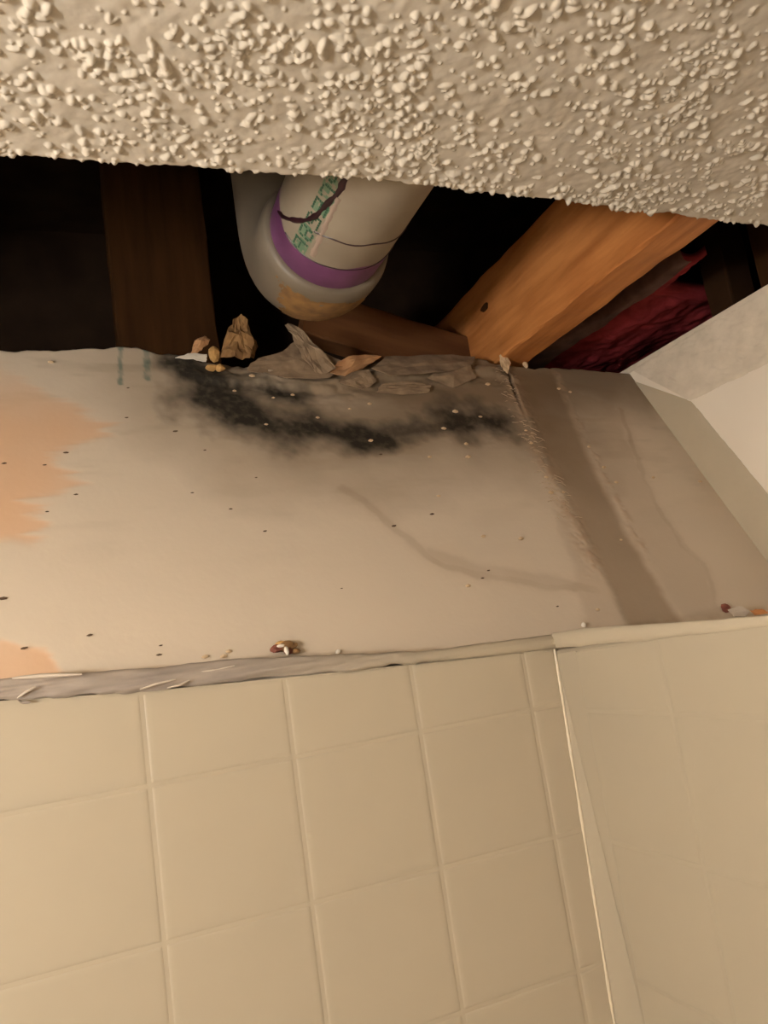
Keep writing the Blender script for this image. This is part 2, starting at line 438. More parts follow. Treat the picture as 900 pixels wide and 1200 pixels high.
# skirt: the broken edge of the 13 mm board, then its rear face
sk = on_board(ga, bt + (fbm(ga * 110, ga * 0, 6) - .5) * .006, np.full(na, -.013))[None]
P = np.concatenate([on_board(ga, bb, np.full(na, -.013))[None], sk, P], 0)

mw = bpy.data.materials.new('stained_wallboard'); mw.use_nodes = True
nt = mw.node_tree; pb = nt.nodes['Principled BSDF']
pb.inputs['Roughness'].default_value = .62
pb.inputs['Specular IOR Level'].default_value = .35
at1 = nt.nodes.new('ShaderNodeAttribute'); at1.attribute_name = 'stain_a'
at2 = nt.nodes.new('ShaderNodeAttribute'); at2.attribute_name = 'stain_b'
at3 = nt.nodes.new('ShaderNodeAttribute'); at3.attribute_name = 'stain_c'
seps = []
for a in (at1, at2, at3):
    s = nt.nodes.new('ShaderNodeSeparateColor'); nt.links.new(a.outputs['Color'], s.inputs[0]); seps.append(s)
tc = nt.nodes.new('ShaderNodeTexCoord')
def noise(scale, detail=5, st=(1, 1, 1)):
    mp = nt.nodes.new('ShaderNodeMapping'); mp.inputs['Scale'].default_value = st
    n = nt.nodes.new('ShaderNodeTexNoise'); n.inputs['Scale'].default_value = scale; n.inputs['Detail'].default_value = detail
    nt.links.new(tc.outputs['Object'], mp.inputs[0]); nt.links.new(mp.outputs[0], n.inputs['Vector'])
    return n.outputs[0]
def mixc(fac, a, b):
    m = nt.nodes.new('ShaderNodeMix'); m.data_type = 'RGBA'
    if isinstance(fac, float): m.inputs[0].default_value = fac
    else: nt.links.new(fac, m.inputs[0])
    for k, v in ((6, a), (7, b)):
        if isinstance(v, tuple): m.inputs[k].default_value = (*v, 1)
        else: nt.links.new(v, m.inputs[k])
    return m.outputs[2]
def mth(op, a, b):
    m = nt.nodes.new('ShaderNodeMath'); m.operation = op; m.use_clamp = True
    for k, v in enumerate((a, b)):
        if isinstance(v, (int, float)): m.inputs[k].default_value = v
        else: nt.links.new(v, m.inputs[k])
    return m.outputs[0]
c = mixc(noise(7), (.60, .50, .385), (.65, .54, .42))
c = mixc(mth('MULTIPLY', seps[2].outputs[1], .35), c, (.36, .28, .19))          # scuffs
c = mixc(seps[0].outputs[2], c, (.66, .42, .262))                                # bare peach paper
c = mixc(mth('MULTIPLY', seps[1].outputs[0], .9), c, (.19, .13, .075))         # brown halo round the mould and a darker top
c = mixc(mth('MULTIPLY', seps[0].outputs[1], .5), c, (.245, .15, .08))          # tide lines
c = mixc(mth('MULTIPLY', seps[1].outputs[1], .62), c, (.20, .125, .065))        # joint band
c = mixc(mth('MULTIPLY', seps[1].outputs[2], .75), c, (.43, .285, .18))          # fuzzy paper fibres
c = mixc(seps[2].outputs[0], c, (.10, .17, .14))                                # green crayon marks
mo = mth('MULTIPLY', seps[0].outputs[0], mth('ADD', mth('MULTIPLY', noise(140, 6), .7), .62))
c = mixc(mo, c, (.022, .018, .013))                                             # mould, and shade painted into the joint crack
nt.links.new(c, pb.inputs['Base Color'])
bn = nt.nodes.new('ShaderNodeBump'); bn.inputs['Strength'].default_value = .12; bn.inputs['Distance'].default_value = .001
nt.links.new(noise(220, 4), bn.inputs['Height']); nt.links.new(bn.outputs[0], pb.inputs['Normal'])

wu = grid_mesh('wall_upper', P, mw, None, True, flip=True)
tag(wu, 'leaning stained wallboard with black mould below the ceiling hole', 'wallboard', kind='structure')
def put_attr(name, r, g_, b_):
    a = wu.data.color_attributes.new(name, 'FLOAT_COLOR', 'POINT')
    arr = np.ones((P.shape[0] * P.shape[1], 4), np.float32)
    for k, ch in enumerate((r, g_, b_)):
        z = np.zeros((2, na)) if True else 0
        arr[:, k] = np.concatenate([z, np.broadcast_to(ch, (nb, na))], 0).ravel()
    a.data.foreach_set('color', arr.ravel())
put_attr('stain_a', MO, np.clip(ST, 0, 1), PE)
put_attr('stain_b', HALO, np.clip(BA, 0, 1), np.clip(FU, 0, 1))
put_attr('stain_c', GR, scuff, 0)

def sheet(name, pts, m, parent=None, thick=.0007, nz=.003, loc=True, seed=1, sub=2, world=None):
    """a torn, wavy scrap: outline points (a, b, off) on the wallboard, filled, subdivided, wrinkled and thickened"""
    W = [on_board(p[0][0], p[0][1], p[1] + (rel_at(*p[0]) if p[0][1] > 0 else 0)) for p in pts] if world is None else [np.array(q) for q in world]
    bm = bmesh.new()
    vs = [bm.verts.new(q) for q in W]
    cen = bm.verts.new(sum(W) / len(W) + N * nz)
    for k in range(len(vs)):
        bm.faces.new((vs[k], vs[(k + 1) % len(vs)], cen))
    bmesh.ops.subdivide_edges(bm, edges=bm.edges[:], cuts=sub + 1, use_grid_fill=True, smooth=.05)
    rr = random.Random(seed)
    px = [rr.uniform(0, 9) for _ in range(3)]
    for v in bm.verts:
        s = math.sin(v.co.x * 210 + px[0]) + math.sin(v.co.z * 260 + px[1]) + math.sin((v.co.x + v.co.z) * 430 + px[2]) * .6
        v.co += Vector(N) * (s * nz * .28) + Vector((rr.uniform(-1, 1), rr.uniform(-1, 1), rr.uniform(-1, 1))) * nz * .16
    for v in bm.verts:
        if v.is_boundary:
            v.co += (Vector(U) * rr.uniform(-1, 1) + Vector(S) * rr.uniform(-1, 1)) * (.0011 if parent is not None else .0007)
    bmesh.ops.recalc_face_normals(bm, faces=bm.faces)
    r = bmesh.ops.solidify(bm, geom=bm.faces[:], thickness=thick)
    bmesh.ops.recalc_face_normals(bm, faces=bm.faces)
    base = W[0] if loc and parent is None else None
    return from_bm(name, bm, m, parent, False, tuple(base) if base is not None else None)

# torn paper and broken layers along the top edge (parts of the wallboard)
sheet('torn_paper', [((0.2500,0.0211), .001), ((0.2660,0.0023), .004), ((0.2998,-0.0089), .008), ((0.3252,-0.0331), .012), ((0.3455,-0.0083), .012), ((0.3782,0.0078), .006), ((0.3484,0.0341), .001), ((0.2950,0.0344), .001)], M['paper'], wu, seed=2, nz=.002)
sheet('torn_paper', [((0.3105,-0.0504), .016), ((0.3173,-0.0509), .018), ((0.3288,-0.0301), .022), ((0.3433,-0.0001), .018), ((0.3592,0.0229), .010), ((0.3357,0.0284), .006), ((0.3199,0.0058), .012), ((0.3149,-0.0226), .016)], M['paper'], wu, seed=3, nz=.004)
sheet('torn_paper', [((0.3498,0.0248), .004), ((0.3624,0.0117), .012), ((0.3919,0.0007), .015), ((0.4295,-0.0062), .010), ((0.4060,0.0114), .010), ((0.3678,0.0319), .006)], M['tan'], wu, seed=4)
sheet('torn_paper', [((0.4053,0.0211), .010), ((0.4357,-0.0065), .008), ((0.5028,-0.0186), .006), ((0.5781,-0.0192), .005), ((0.5545,0.0102), .006), ((0.4908,0.0294), .013), ((0.4238,0.0364), .014)], M['paper'], wu, seed=5, nz=.0018)
sheet('torn_paper', [((0.4035,0.0556), .003), ((0.4140,0.0445), .008), ((0.4559,0.0402), .009), ((0.4838,0.0443), .006), ((0.4745,0.0557), .002), ((0.4376,0.0580), .002)], M['paper'], wu, seed=6, nz=.002)
sheet('torn_paper', [((0.3584,0.0414), .002), ((0.3701,0.0240), .006), ((0.4006,0.0213), .008), ((0.4096,0.0368), .004), ((0.3876,0.0483), .001)], M['paper'], wu, seed=7, nz=.0018)
sheet('torn_paper', [((0.4844,0.0296), .004), ((0.5071,0.0104), .006), ((0.5553,0.0084), .006), ((0.5586,0.0255), .004), ((0.5170,0.0435), .002)], M['paper'], wu, seed=17, nz=.0018)
sheet('torn_paper', [((0.6130,0.0149), .003), ((0.6237,-0.0016), .010), ((0.6190,-0.0159), .016), ((0.6093,-0.0136), .014), ((0.6057,0.0063), .006)], M['crumb'], wu, seed=8, nz=.002)
# frayed paper fibres along the joint
fib = bmesh.new()
rr = random.Random(5)
for k in range(110):
    t = rr.random() ** .8 * 3.0
    i = int(t); f = t - i
    p0 = np.array(seamL[i]) * (1 - f) + np.array(seamL[i + 1]) * f
    a, b_ = p0[0] - rr.random() * .030 + .004, p0[1] + rr.uniform(-.006, .006)
    dirn = rr.uniform(-.5, .8)
    L = rr.uniform(.003, .011); o = rel_at(a, b_)
    q = [on_board(a + L * s, b_ + dirn * L * s + rr.uniform(-.001, .001), o + .0004 + .002 * math.sin(s * 3.1) * rr.random()) for s in (0, .5, 1)]
    wv = S * .00022
    vs = [fib.verts.new(x) for p in q for x in (p - wv, p + wv, p + N * .0005)]
    for s in (0, 3):
        for e in ((0, 2), (2, 1), (1, 0)):
            fib.faces.new((vs[s + e[0]], vs[s + e[1]], vs[s + 3 + e[1]], vs[s + 3 + e[0]]))
bmesh.ops.recalc_face_normals(fib, faces=fib.faces)
fo = from_bm('paper_fibres', fib, M['fibre'], wu); fo['kind'] = 'stuff'

# ------------------------------------------------------------------ tiled surround
BY = .62                                    # face of the tiled back wall
PX = .1085; X1 = .0371; ZR = -.0742; PZ = .1075
SX = .3963                                  # face of the surround's right side
def zlip(x): return float(np.interp(x, [-.6, -.06, .037, .147, .253, .362, .3963], [.010, .0028, -.0062, -.0123, -.0179, -.0241, -.0250]))
bx = [-.6, -.06, .037, .147, .253, .362, SX + .004]
bv = [(x, y, z) for x in bx for y, z in ((BY + .0005, 0), (BY + .0005, Z0 + zlip(x) - .0005), (BY + .009, Z0 + zlip(x) - .0005), (BY + .009, 0))]
bf = [[i * 4 + k, i * 4 + (k + 1) % 4, i * 4 + 4 + (k + 1) % 4, i * 4 + 4 + k] for i in range(len(bx) - 1) for k in range(4)]
bf += [[0, 1, 2, 3], [len(bv) - 4 + k for k in range(4)]]
wb = mesh('wall_back', bv, bf, M['tile'])
tag(wb, 'glossy beige wall moulded in square tiles below the wallboard', 'wall', kind='structure')
def tile_mesh(w_, h_, m, gap=.0022, th=.0007, ztop=None):
    """a pillowed tile in local x (width), z (height), front at -y; corners soft"""
    n = 7
    def ax(L):
        e = gap / 2
        return np.array([e, e + .0009, e + .0024, e + .006, L / 2, L - e - .006, L - e - .0024, L - e - .0009, L - e])
    us, vs = ax(w_), ax(h_)
    P = np.zeros((9, 9, 3))
    prof = np.array([0, .55, .86, .97, 1, .97, .86, .55, 0])
    for i, z in enumerate(vs):
        for j, x in enumerate(us):
            q = min(prof[i], prof[j]) if min(prof[i], prof[j]) < .9 else .9 + .1 * prof[i] * prof[j]
            zz = z
            if ztop is not None and i > 4:
                zz = z + (ztop(x) - h_) * (i - 4) / 4.0
            P[i, j] = (x, th * (1 - q), zz)
    me = bpy.data.meshes.new('tile')
    me.from_pydata(P.reshape(-1, 3).tolist(), [], quads(9, 9).tolist())
    me.polygons.foreach_set('use_smooth', [True] * len(me.polygons))
    me.materials.append(m)
    return me
full = tile_mesh(PX, PZ, M['tile'])
cut = tile_mesh(SX - (X1 + 3 * PX), PZ, M['tile'])
def place_tile(me, x, z, y=BY, rot=0, parent=wb):
    o = bpy.data.objects.new('tile', me)
    o.location = (x, y, Z0 + z); o.rotation_euler = (0, 0, rot)
    COL.objects.link(o)
    o.parent = parent
    return o
for r in range(1, 7):
    for k in range(-5, 3):
        place_tile(full, X1 + k * PX, ZR - r * PZ)
    place_tile(cut, X1 + 3 * PX, ZR - r * PZ)
for k in range(-5, 4):                       # top row, cut on the slant under the caulk
    x0 = X1 + k * PX; ww = PX if k < 3 else SX - (X1 + 3 * PX)
    me = tile_mesh(ww, .06, M['tile'], ztop=lambda x, x0=x0: zlip(x0 + x) - ZR)
    place_tile(me, x0, ZR)

ws = empty('wall_side', (SX, BY, 0))
tag(ws, 'glossy beige right side of the tiled surround, coming forward from the corner', 'wall', kind='structure')
def ztop_side(y): return float(np.interp(y, [-.6, .374, .418, .62], [-.010, -.0160, -.0172, -.0262]))
ys = np.array([.62, .55, .45, .37, .2, -.1, -.6])
V = []; F = []
for y in ys:
    zt = Z0 + ztop_side(y)
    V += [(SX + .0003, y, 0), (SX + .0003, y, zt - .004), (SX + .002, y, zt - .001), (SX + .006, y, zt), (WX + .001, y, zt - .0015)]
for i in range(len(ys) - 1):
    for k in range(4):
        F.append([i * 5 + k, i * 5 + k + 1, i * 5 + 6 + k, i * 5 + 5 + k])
part(mesh('side_panel', V, F, M['tile_side_shaded'], None, False), ws)
# ledge behind the lip, running back to the foot of the wallboard
def foot(x):
    a = (x - T1[0]) / U[0]
    # b where the board meets the ledge
    return a
lx = np.linspace(SX - .012, WX + .001, 60)
rows = []
for x in lx:
    a = (x - T1[0]) / U[0]; b_ = (Z0 - .026 - T1[2]) / S[2]
    pf = T1 + a * U + b_ * S
    rows.append([(x, y, Z0 - .0262 + .0006 * math.sin(x * 60 + y * 90)) for y in np.linspace(BY - .004, pf[1] + .004, 8)])
part(grid_mesh('ledge', np.array(rows), M['ledge'], None, True, flip=True), ws)
# side tiles: the same grid, shallower in the mould
side_full = tile_mesh(PX, PZ, M['tile_side_shaded'], gap=.0022, th=.0004)
side_top = None
for r in range(0, 7):
    for k in range(1, 9):
        y = BY - .030 - (k - 1) * PX
        z = -.0800 - r * PZ
        if r == 0:
            me = tile_mesh(PX, .058, M['tile_side_shaded'], gap=.0022, th=.0004, ztop=lambda x, y=y: ztop_side(y - x) + .0800 - .004)
            o = place_tile(me, SX, z, y, -math.pi / 2, None)
        else:
            o = place_tile(side_full, SX, z, y, -math.pi / 2, None)
        part(o, ws)
# cove in the corner: closed to a point at the top, widening downwards
nz_, nn = 60, 8
P = np.zeros((nz_, nn, 3))
for i in range(nz_):
    z = -.0255 - i / (nz_ - 1) * 1.4
    q = min(1, (-.0255 - z) / .30)
    r = .0008 + .030 * q
    for j in range(nn):
        s = j / (nn - 1)
        P[i, j] = (SX - .0004 - .008 * q * (1 - s) ** 1.25 + .0004 * s, BY + .0003 - r * s ** 1.15, Z0 + z)
part(grid_mesh('corner_cove', P, M['tile_side_shaded'], None, True, flip=True), ws)
# raised bead on the corner line
P = np.zeros((80, 8, 3))
for i in range(80):
    z = Z0 - .0255 - i / 79 * 1.4
    for j in range(8):
        t = j / 8 * 2 * math.pi
        rr_ = .0013 + .0003 * math.sin(i * 1.7) + .0002 * math.sin(i * 4.1)
        P[i, j] = (SX - .0006 - .008 * min(1, i / 79 * 1.4 / .30) + rr_ * math.cos(t), BY - .0006 + rr_ * math.sin(t), z)
part(grid_mesh('corner_bead', P, M['bead'], None, True, wrap=True), ws)

# ------------------------------------------------------------------ smeared caulk lip on top of the tiles
xs = np.linspace(-.6, SX + .002, 480)
ztp = np.interp(xs, [-.6, -.057, .05, .12, .20, .259, .33, .36, .3963], [.022, .0168, .010, .006, -.002, -.0085, -.0114, -.0122, -.0130])
zbt = np.array([zlip(x) for x in xs]) + (fbm(xs * 55, xs * 0, 61) - .5) * .0042 * (xs < .27) + (fbm(xs * 30, xs * 0, 62) - .5) * .0012
ztp = np.maximum(ztp, np.where(xs < -.06, .0115 - .18 * (xs + .06), -1))
ztp = ztp + (fbm(xs * 40, xs * 0, 63) - .5) * .003
nv = 17
rows = []
rough = np.where(xs < .24, 1, .3)
for i, x in enumerate(xs):
    a = (x - T1[0]) / U[0]; b_ = (Z0 + ztp[i] - T1[2]) / S[2]
    yb = (T1 + a * U + b_ * S)[1]
    v = np.linspace(0, 1, nv)
    o_ = .0046 * np.sqrt(np.clip(1 - (2 * v - 1) ** 2 * .98, 0, 1)) - .0012 * v
    z = zbt[i] + v * (ztp[i] - zbt[i])
    st_ = x - .9 * z                                   # strokes of the finger run on a slant
    sm = (.0030 * (fbm(st_ * 38, z * 190 + 5, 64, 3) - .5) + .0022 * (vn(st_ * 20 + 3, z * 420, 66) - .5)) * rough[i] * (v > .03)
    row = [(x, BY - .0010 - o_[k] - sm[k], Z0 + z[k]) for k in range(nv)]
    row.append((x, max(yb + .004, BY), Z0 + ztp[i] - .0005))
    rows.append(row)
tr = grid_mesh('trim_1', np.array(rows), M['caulk'], None, True, flip=False)
tag(tr, 'grey smeared caulk lip between the tiles and the wallboard', 'caulk', kind='structure')
# the same caulk turns the corner and runs along the top of the tiled side
up = [(0.3955,0.6139,1.8454), (0.3955,0.5613,1.8457), (0.3955,0.4856,1.8430), (0.3955,0.4129,1.8402), (0.3955,0.3738,1.8396)]
lo_ = [(0.3955,0.6187,1.8310), (0.3955,0.5659,1.8313), (0.3955,0.4893,1.8311), (0.3955,0.4153,1.8318), (0.3955,0.3756,1.8333)]
yq = np.linspace(.618, -.3, 240)
yu = [p[1] for p in up][::-1]; zu = [p[2] for p in up][::-1]; yl = [p[1] for p in lo_][::-1]; zl = [p[2] for p in lo_][::-1]
rows = []
for k, y in enumerate(yq):
    z1 = float(np.interp(y, yu, zu)) + .0012 * (float(fbm(np.array(y * 60), np.array(0.), 81)) - .5)
    z0 = float(np.interp(y, yl, zl)) + .0022 * (float(fbm(np.array(y * 45), np.array(0.), 82)) - .5)
    row = []
    for v in np.linspace(0, 1, 11):
        row.append((SX - .0002 - .0019 * min(1, .25 + max(0, (y - .37) / .12)) * math.sqrt(max(0, 1 - (2 * v - 1) ** 2)) - .0006 * (float(fbm(np.array(y * 50), np.array(v * 3), 83)) - .5), y, z0 + v * (z1 - z0)))
    row.append((SX + .006, y, z1 - .0005)); row.append((SX + .007, y, z0))
    rows.append(row)
grid_mesh('side_caulk', np.array(rows), M['caulk'], tr, True, flip=True)
def peel(pts, m, wd, th, seed, parent=tr):
    """a small curled string of caulk standing off the lip: world points"""
    pts = [np.array(p) for p in pts]
    n = 14; rows = []
    for i in range(n):
        t = i / (n - 1) * (len(pts) - 1); k = min(int(t), len(pts) - 2); f = t - k
        p = pts[k] * (1 - f) + pts[k + 1] * f
        q = math.sin(math.pi * (i + .6) / (n + .2)) ** .5
        rows.append([(p[0] + 0, p[1] + th * q * math.sin(u), p[2] + wd * q * math.cos(u)) for u in np.arange(6) / 6 * 2 * math.pi])
    return grid_mesh('caulk_peel', np.array(rows), m, parent, True, wrap=True)
M['caulk_pale'] = mat('pale_caulk', (.55, .46, .37), .5)
peel([(-0.0454,0.6135,1.8582), (-0.0396,0.6120,1.8614), (-0.0329,0.6120,1.8639)], M['caulk_pale'], .0011, .001, 1)
peel([(-0.0455,0.6140,1.8570), (-0.0425,0.6165,1.8548), (-0.0371,0.6155,1.8539)], M['caulk'], .0011, .001, 2)
peel([(0.0362,0.6125,1.8512), (0.0472,0.6115,1.8532), (0.0620,0.6115,1.8546)], M['caulk_pale'], .0009, .0009, 3)
peel([(0.0554,0.6120,1.8494), (0.0641,0.6115,1.8499), (0.0719,0.6120,1.8525)], M['caulk_pale'], .0009, .0009, 4)
peel([(-0.0481,0.6175,1.8722), (-0.0283,0.6175,1.8710), (-0.0023,0.6170,1.8682)], M['caulk_pale'], .0017, .0015, 5)
peel([(0.0767,0.6160,1.8575), (0.0940,0.6160,1.8569), (0.1072,0.6160,1.8582)], M['caulk_pale'], .0008, .0009, 6)

# ------------------------------------------------------------------ framing in the hole
def thing_board(name, lo, hi, m, label, cat='joist', axis=1, **k):
    loc = ((lo[0] + hi[0]) / 2, lo[1], lo[2])
    o = board(name, lo, hi, m, None, axis=axis, loc=loc, **k)
    return tag(o, label, cat)
Zc = CB
cj = thing_board('ceiling_joist', (.5555, .10, Zc), (.6070, 1.28, Zc + .128), M['wood_orange'], 'orange fir joist slanting across the right half of the hole', wob=.002, n=90)
k0 = np.array((0.5548,0.8869,2.2962))
kv = [tuple(k0)] + [tuple(k0 + np.array([.0006, .013 * math.cos(a) * (1 + .2 * math.sin(3 * a)), .0055 * math.sin(a)])) for a in np.arange(16) / 16 * 2 * math.pi]
part(mesh('knot', kv, [[0, 1 + k, 1 + (k + 1) % 16] for k in range(16)], M['wood_dark'], None, True), cj)
bb_ = thing_board('blocking_board', (.30, .95, Zc + .022), (.560, .988, Zc + .092), M['wood_brown'], 'dim brown cross board behind the pipe and left of the orange joist', 'board', axis=0)
bb_.rotation_euler = (0, math.radians(17), 0)
bb_.location.z += .012
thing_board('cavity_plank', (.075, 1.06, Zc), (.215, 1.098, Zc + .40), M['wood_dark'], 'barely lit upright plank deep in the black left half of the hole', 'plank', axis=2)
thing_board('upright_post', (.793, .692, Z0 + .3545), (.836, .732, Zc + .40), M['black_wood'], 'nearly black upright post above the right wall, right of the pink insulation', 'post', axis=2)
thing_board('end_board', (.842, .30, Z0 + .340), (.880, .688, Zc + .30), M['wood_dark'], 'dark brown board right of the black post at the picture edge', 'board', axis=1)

# insulation batt between the joist and the right wall
ib = empty('insulation_batt', (.72, .5, Z0 + .385))
tag(ib, 'pinkish red insulation batt between orange joist and right wall', 'insulation')
u, v = np.meshgrid(np.linspace(0, 1, 60), np.linspace(0, 1, 120), indexing='ij')
Y = .665 + v * .55; X = .681 + u * (.057 + .17 * sstep(.735, .76, Y))
Zb = Z0 + .392 + .018 * (fbm(X * 24, Y * 16, 70) - .5) + .012 * np.abs(u - .5) ** 2 * 4 + .004 * (vn(X * 120, Y * 120, 71) - .5)
top = np.stack([X, Y, Zb + .012], -1)
P = np.stack([X, Y, Zb], -1)
bmv = np.concatenate([P.reshape(-1, 3), top.reshape(-1, 3)])
f1 = quads(60, 120); f2 = quads(60, 120, flip=True) + 7200
side = []
bd = [(i, 0) for i in range(60)] + [(59, j) for j in range(1, 120)] + [(i, 119) for i in range(58, -1, -1)] + [(0, j) for j in range(118, 0, -1)]
ids = [i * 120 + j for i, j in bd]
for k in range(len(ids)):
    a, b_ = ids[k], ids[(k + 1) % len(ids)]
    side.append([a, b_, b_ + 7200, a + 7200])
part(mesh('batt', bmv, np.concatenate([f1, f2]).tolist() + side, M['insul'], None, True), ib)
X = .622 + u[:12] * .22; 
uu, vv = np.meshgrid(np.linspace(0, 1, 12), np.linspace(0, 1, 120), indexing='ij')
Y = .645 + vv * .57
X = (.664 - .045 * sstep(.80, .90, Y)) + .016 + uu * (.011 + .040 * sstep(.80, .90, Y)) + .006 * (fbm(vv * 9, uu * 2, 73) - .5)
P = np.stack([np.where(uu < .2, X - .004, X), Y, Z0 + .386 + .012 * (fbm(X * 50, Y * 22, 72) - .5) - .004 * uu + .022 * np.clip(1 - uu / .2, 0, 1)], -1)
part(grid_mesh('paper_facing', P, M['facing'], None, True), ib)

# ------------------------------------------------------------------ drain pipe
CX, CZ, PR = .263, Z0 + .417, .060
pp = empty('drain_pipe', (CX, .70, CZ))
tag(pp, 'white plastic drain pipe with purple primer ring inside the hole', 'pipe')
def cyl_pt(th, y, r): return (CX + r * math.sin(th), y, CZ - r * math.cos(th))
yy = np.linspace(-.2, .70, 60); th = np.arange(64) / 64 * 2 * math.pi
P = np.array([[cyl_pt(t, y, PR) for t in th] for y in yy])
part(grid_mesh('pipe', P, M['pvc'], None, True, wrap=True), pp)
# fitting: socket rim, barrel, then a bend upwards
path = [(.6865, 0, .0603, 0), (.6868, 0, .0640, 0), (.690, 0, .0668, 0), (.700, 0, .0688, 0), (.710, 0, .0688, 0)]
rows = [[(CX + r * math.sin(t), y, CZ - r * math.cos(t)) for t in th] for (y, _, r, _) in path]
RB = .078
for k in range(1, 15):
    ph = k / 14 * math.pi / 2
    cy, cz = .710 + RB * math.sin(ph), CZ + RB * (1 - math.cos(ph))
    r = .0688 - .003 * math.sin(ph)
    rows.append([(CX + r * math.sin(t), cy + r * math.cos(t) * math.sin(ph), cz - r * math.cos(t) * math.cos(ph)) for t in th])
for z in (.14, .22, .34):
    rows.append([(CX + .0658 * math.sin(t), .710 + RB + .0658 * math.cos(t), CZ + z) for t in th])
hub = part(grid_mesh('elbow_fitting', np.array(rows), M['hub'], None, True, wrap=True), pp)
# rusty grime hanging under the socket
P = []
for i, y in enumerate(np.linspace(.700, .762, 40)):
    row = []
    for j, t in enumerate(np.linspace(-.95, 1.05, 100)):
        tt_ = t
        r = .0692
        if y <= .710: p = (CX + r * math.sin(tt_), y, CZ - r * math.cos(tt_))
        else:
            ph = (y - .710) / RB
            p = (CX + r * math.sin(tt_), .710 + RB * math.sin(ph) + r * math.cos(tt_) * math.sin(ph), CZ + RB * (1 - math.cos(ph)) - r * math.cos(tt_) * math.cos(ph))
        row.append(p)
    P.append(row)
P = np.array(P)
# ragged outline: keep faces by noise
f = []
for k, q in enumerate(quads(40, 100).tolist()):
    a_, b_ = (k % 99) / 99, (k // 99) / 39
    if float(fbm(np.array(a_ * 9.), np.array(b_ * 5.), 91)) + .30 * math.sin(math.pi * a_) - .34 * abs(b_ - .4) * 2 > .50: f.append(q)
part(mesh('grime', P.reshape(-1, 3), f, M['rust'], None, True), pp)
# primer ring
th2 = np.arange(96) / 96 * 2 * math.pi
P = []
for i in range(7):
    s = i / 6
    P.append([cyl_pt(t, .6865 - (1 - s) * (.0365 + .004 * math.sin(t * 3 + 1) + .002 * math.sin(t * 7)) , PR + .0005 * math.sin(math.pi * min(1, s * 1.5 + .05)) + .0001) for t in th2])
part(grid_mesh('primer_ring', np.array(P), M['primer'], None, True, wrap=True), pp)
def drip(pts, w0, w1, m=M['drip'], name='primer_drip'):
    """a raised run of dried primer on the pipe; pts = (angle, y)"""
    n = 40; rows = []
    L = len(pts) - 1
    C_ = []
    for i in range(n):
        t = i / (n - 1) * L; k = min(int(t), L - 1); f_ = t - k
        C_.append(np.array(pts[k]) * (1 - f_) + np.array(pts[k + 1]) * f_)
    C_ = np.array(C_)
    for _ in range(3):
        C_[1:-1] = (C_[:-2] + 2 * C_[1:-1] + C_[2:]) / 4
    for i in range(n):
        d_ = C_[min(i + 1, n - 1)] - C_[max(i - 1, 0)]
        d_ = np.array([d_[0] * PR, d_[1]]); d_ /= np.linalg.norm(d_) + 1e-9
        nrm = np.array([-d_[1], d_[0]])
        wd = (w0 + (w1 - w0) * i / (n - 1)) * (1 + .25 * math.sin(i * .9) + .15 * math.sin(i * 2.3))
        row = []
        for q, hgt in ((-1, 0), (-.5, .0006), (0, .0009), (.5, .0006), (1, 0)):
            row.append(cyl_pt(C_[i][0] + nrm[0] * q * wd / PR, C_[i][1] + nrm[1] * q * wd, PR + .0001 + hgt))
        rows.append(row)
    return part(grid_mesh(name, np.array(rows), m, None, True), pp)
drip([(-0.700,0.5138), (-0.714,0.5270), (-0.698,0.5482), (-0.795,0.5750), (-0.841,0.5944), (-0.994,0.6139), (-1.308,0.6389), (-1.571,0.6532)], .0028, .0022)
drip([(-0.769,0.6125), (-0.472,0.6062), (-0.134,0.6055), (0.182,0.6001), (.80, .6115), (1.3, .605)], .0009, .0009)
drip([(-1.2, .652), (-.75, .653), (-.30, .6495), (.08, .6475), (.55, .6485), (1.2, .645)], .0007, .0007)
drip([(-0.667,0.5535), (-0.664,0.5763), (-0.651,0.6055), (-0.623,0.6456)], .0022, .0026, mat('pink_primer_tint', (.37, .275, .215), .5), 'primer_smear')
# printed line of blocky green characters, too worn to read, running along the pipe
pr = empty('printed_lettering', (CX, .60, CZ - PR))
part(pr, pp)
glyphs = ["01110 10001 10001 01110 10001 10001 01110", "11110 10001 10001 11110 10000 10000 10000", "01110 10001 10000 10000 10000 10001 01110",
          "11111 10000 10000 11110 10000 10000 11111", "01110 10001 00001 00110 01000 10000 11111"]
def patch(y0_, y1_, t0, t1, seed, nm, m, r=.0002):
    v = []; f = []
    ny_, nt_ = 10, 10
    for i in range(ny_):
        for j in range(nt_):
            v.append(cyl_pt(t0 + (t1 - t0) * j / (nt_ - 1), y0_ + (y1_ - y0_) * i / (ny_ - 1), PR + r))
    for k, q in enumerate(quads(ny_, nt_).tolist()):
        if float(vn(np.array((k % 9) * .6 + seed), np.array((k // 9) * .6), 95)) > .33: f.append(q)
    return mesh(nm, v, f, m, None, True)
for k in range(7):
    yc = .515 + k * .0215
    tcn = -.80 - .012 * k
    if k != 4: part(patch(yc - .0105, yc + .0095, tcn - .145, tcn + .135, k * 3.3, 'ink_patch', M['ink']), pr)
    v = []; f = []
    for r_, line in enumerate(glyphs[k % 5].split()):
        for c_, ch in enumerate(line):
            if ch == '1':
                ta = tcn - .13 + r_ * .036; ya = yc - .0085 + c_ * .0035
                b0 = len(v)
                v += [cyl_pt(ta, ya, PR + .0004), cyl_pt(ta, ya + .0031, PR + .0004), cyl_pt(ta + .032, ya + .0031, PR + .0004), cyl_pt(ta + .032, ya, PR + .0004)]
                f.append([b0, b0 + 1, b0 + 2, b0 + 3])
    part(mesh('letter', v, f, M['ink_dark'], None), pr)

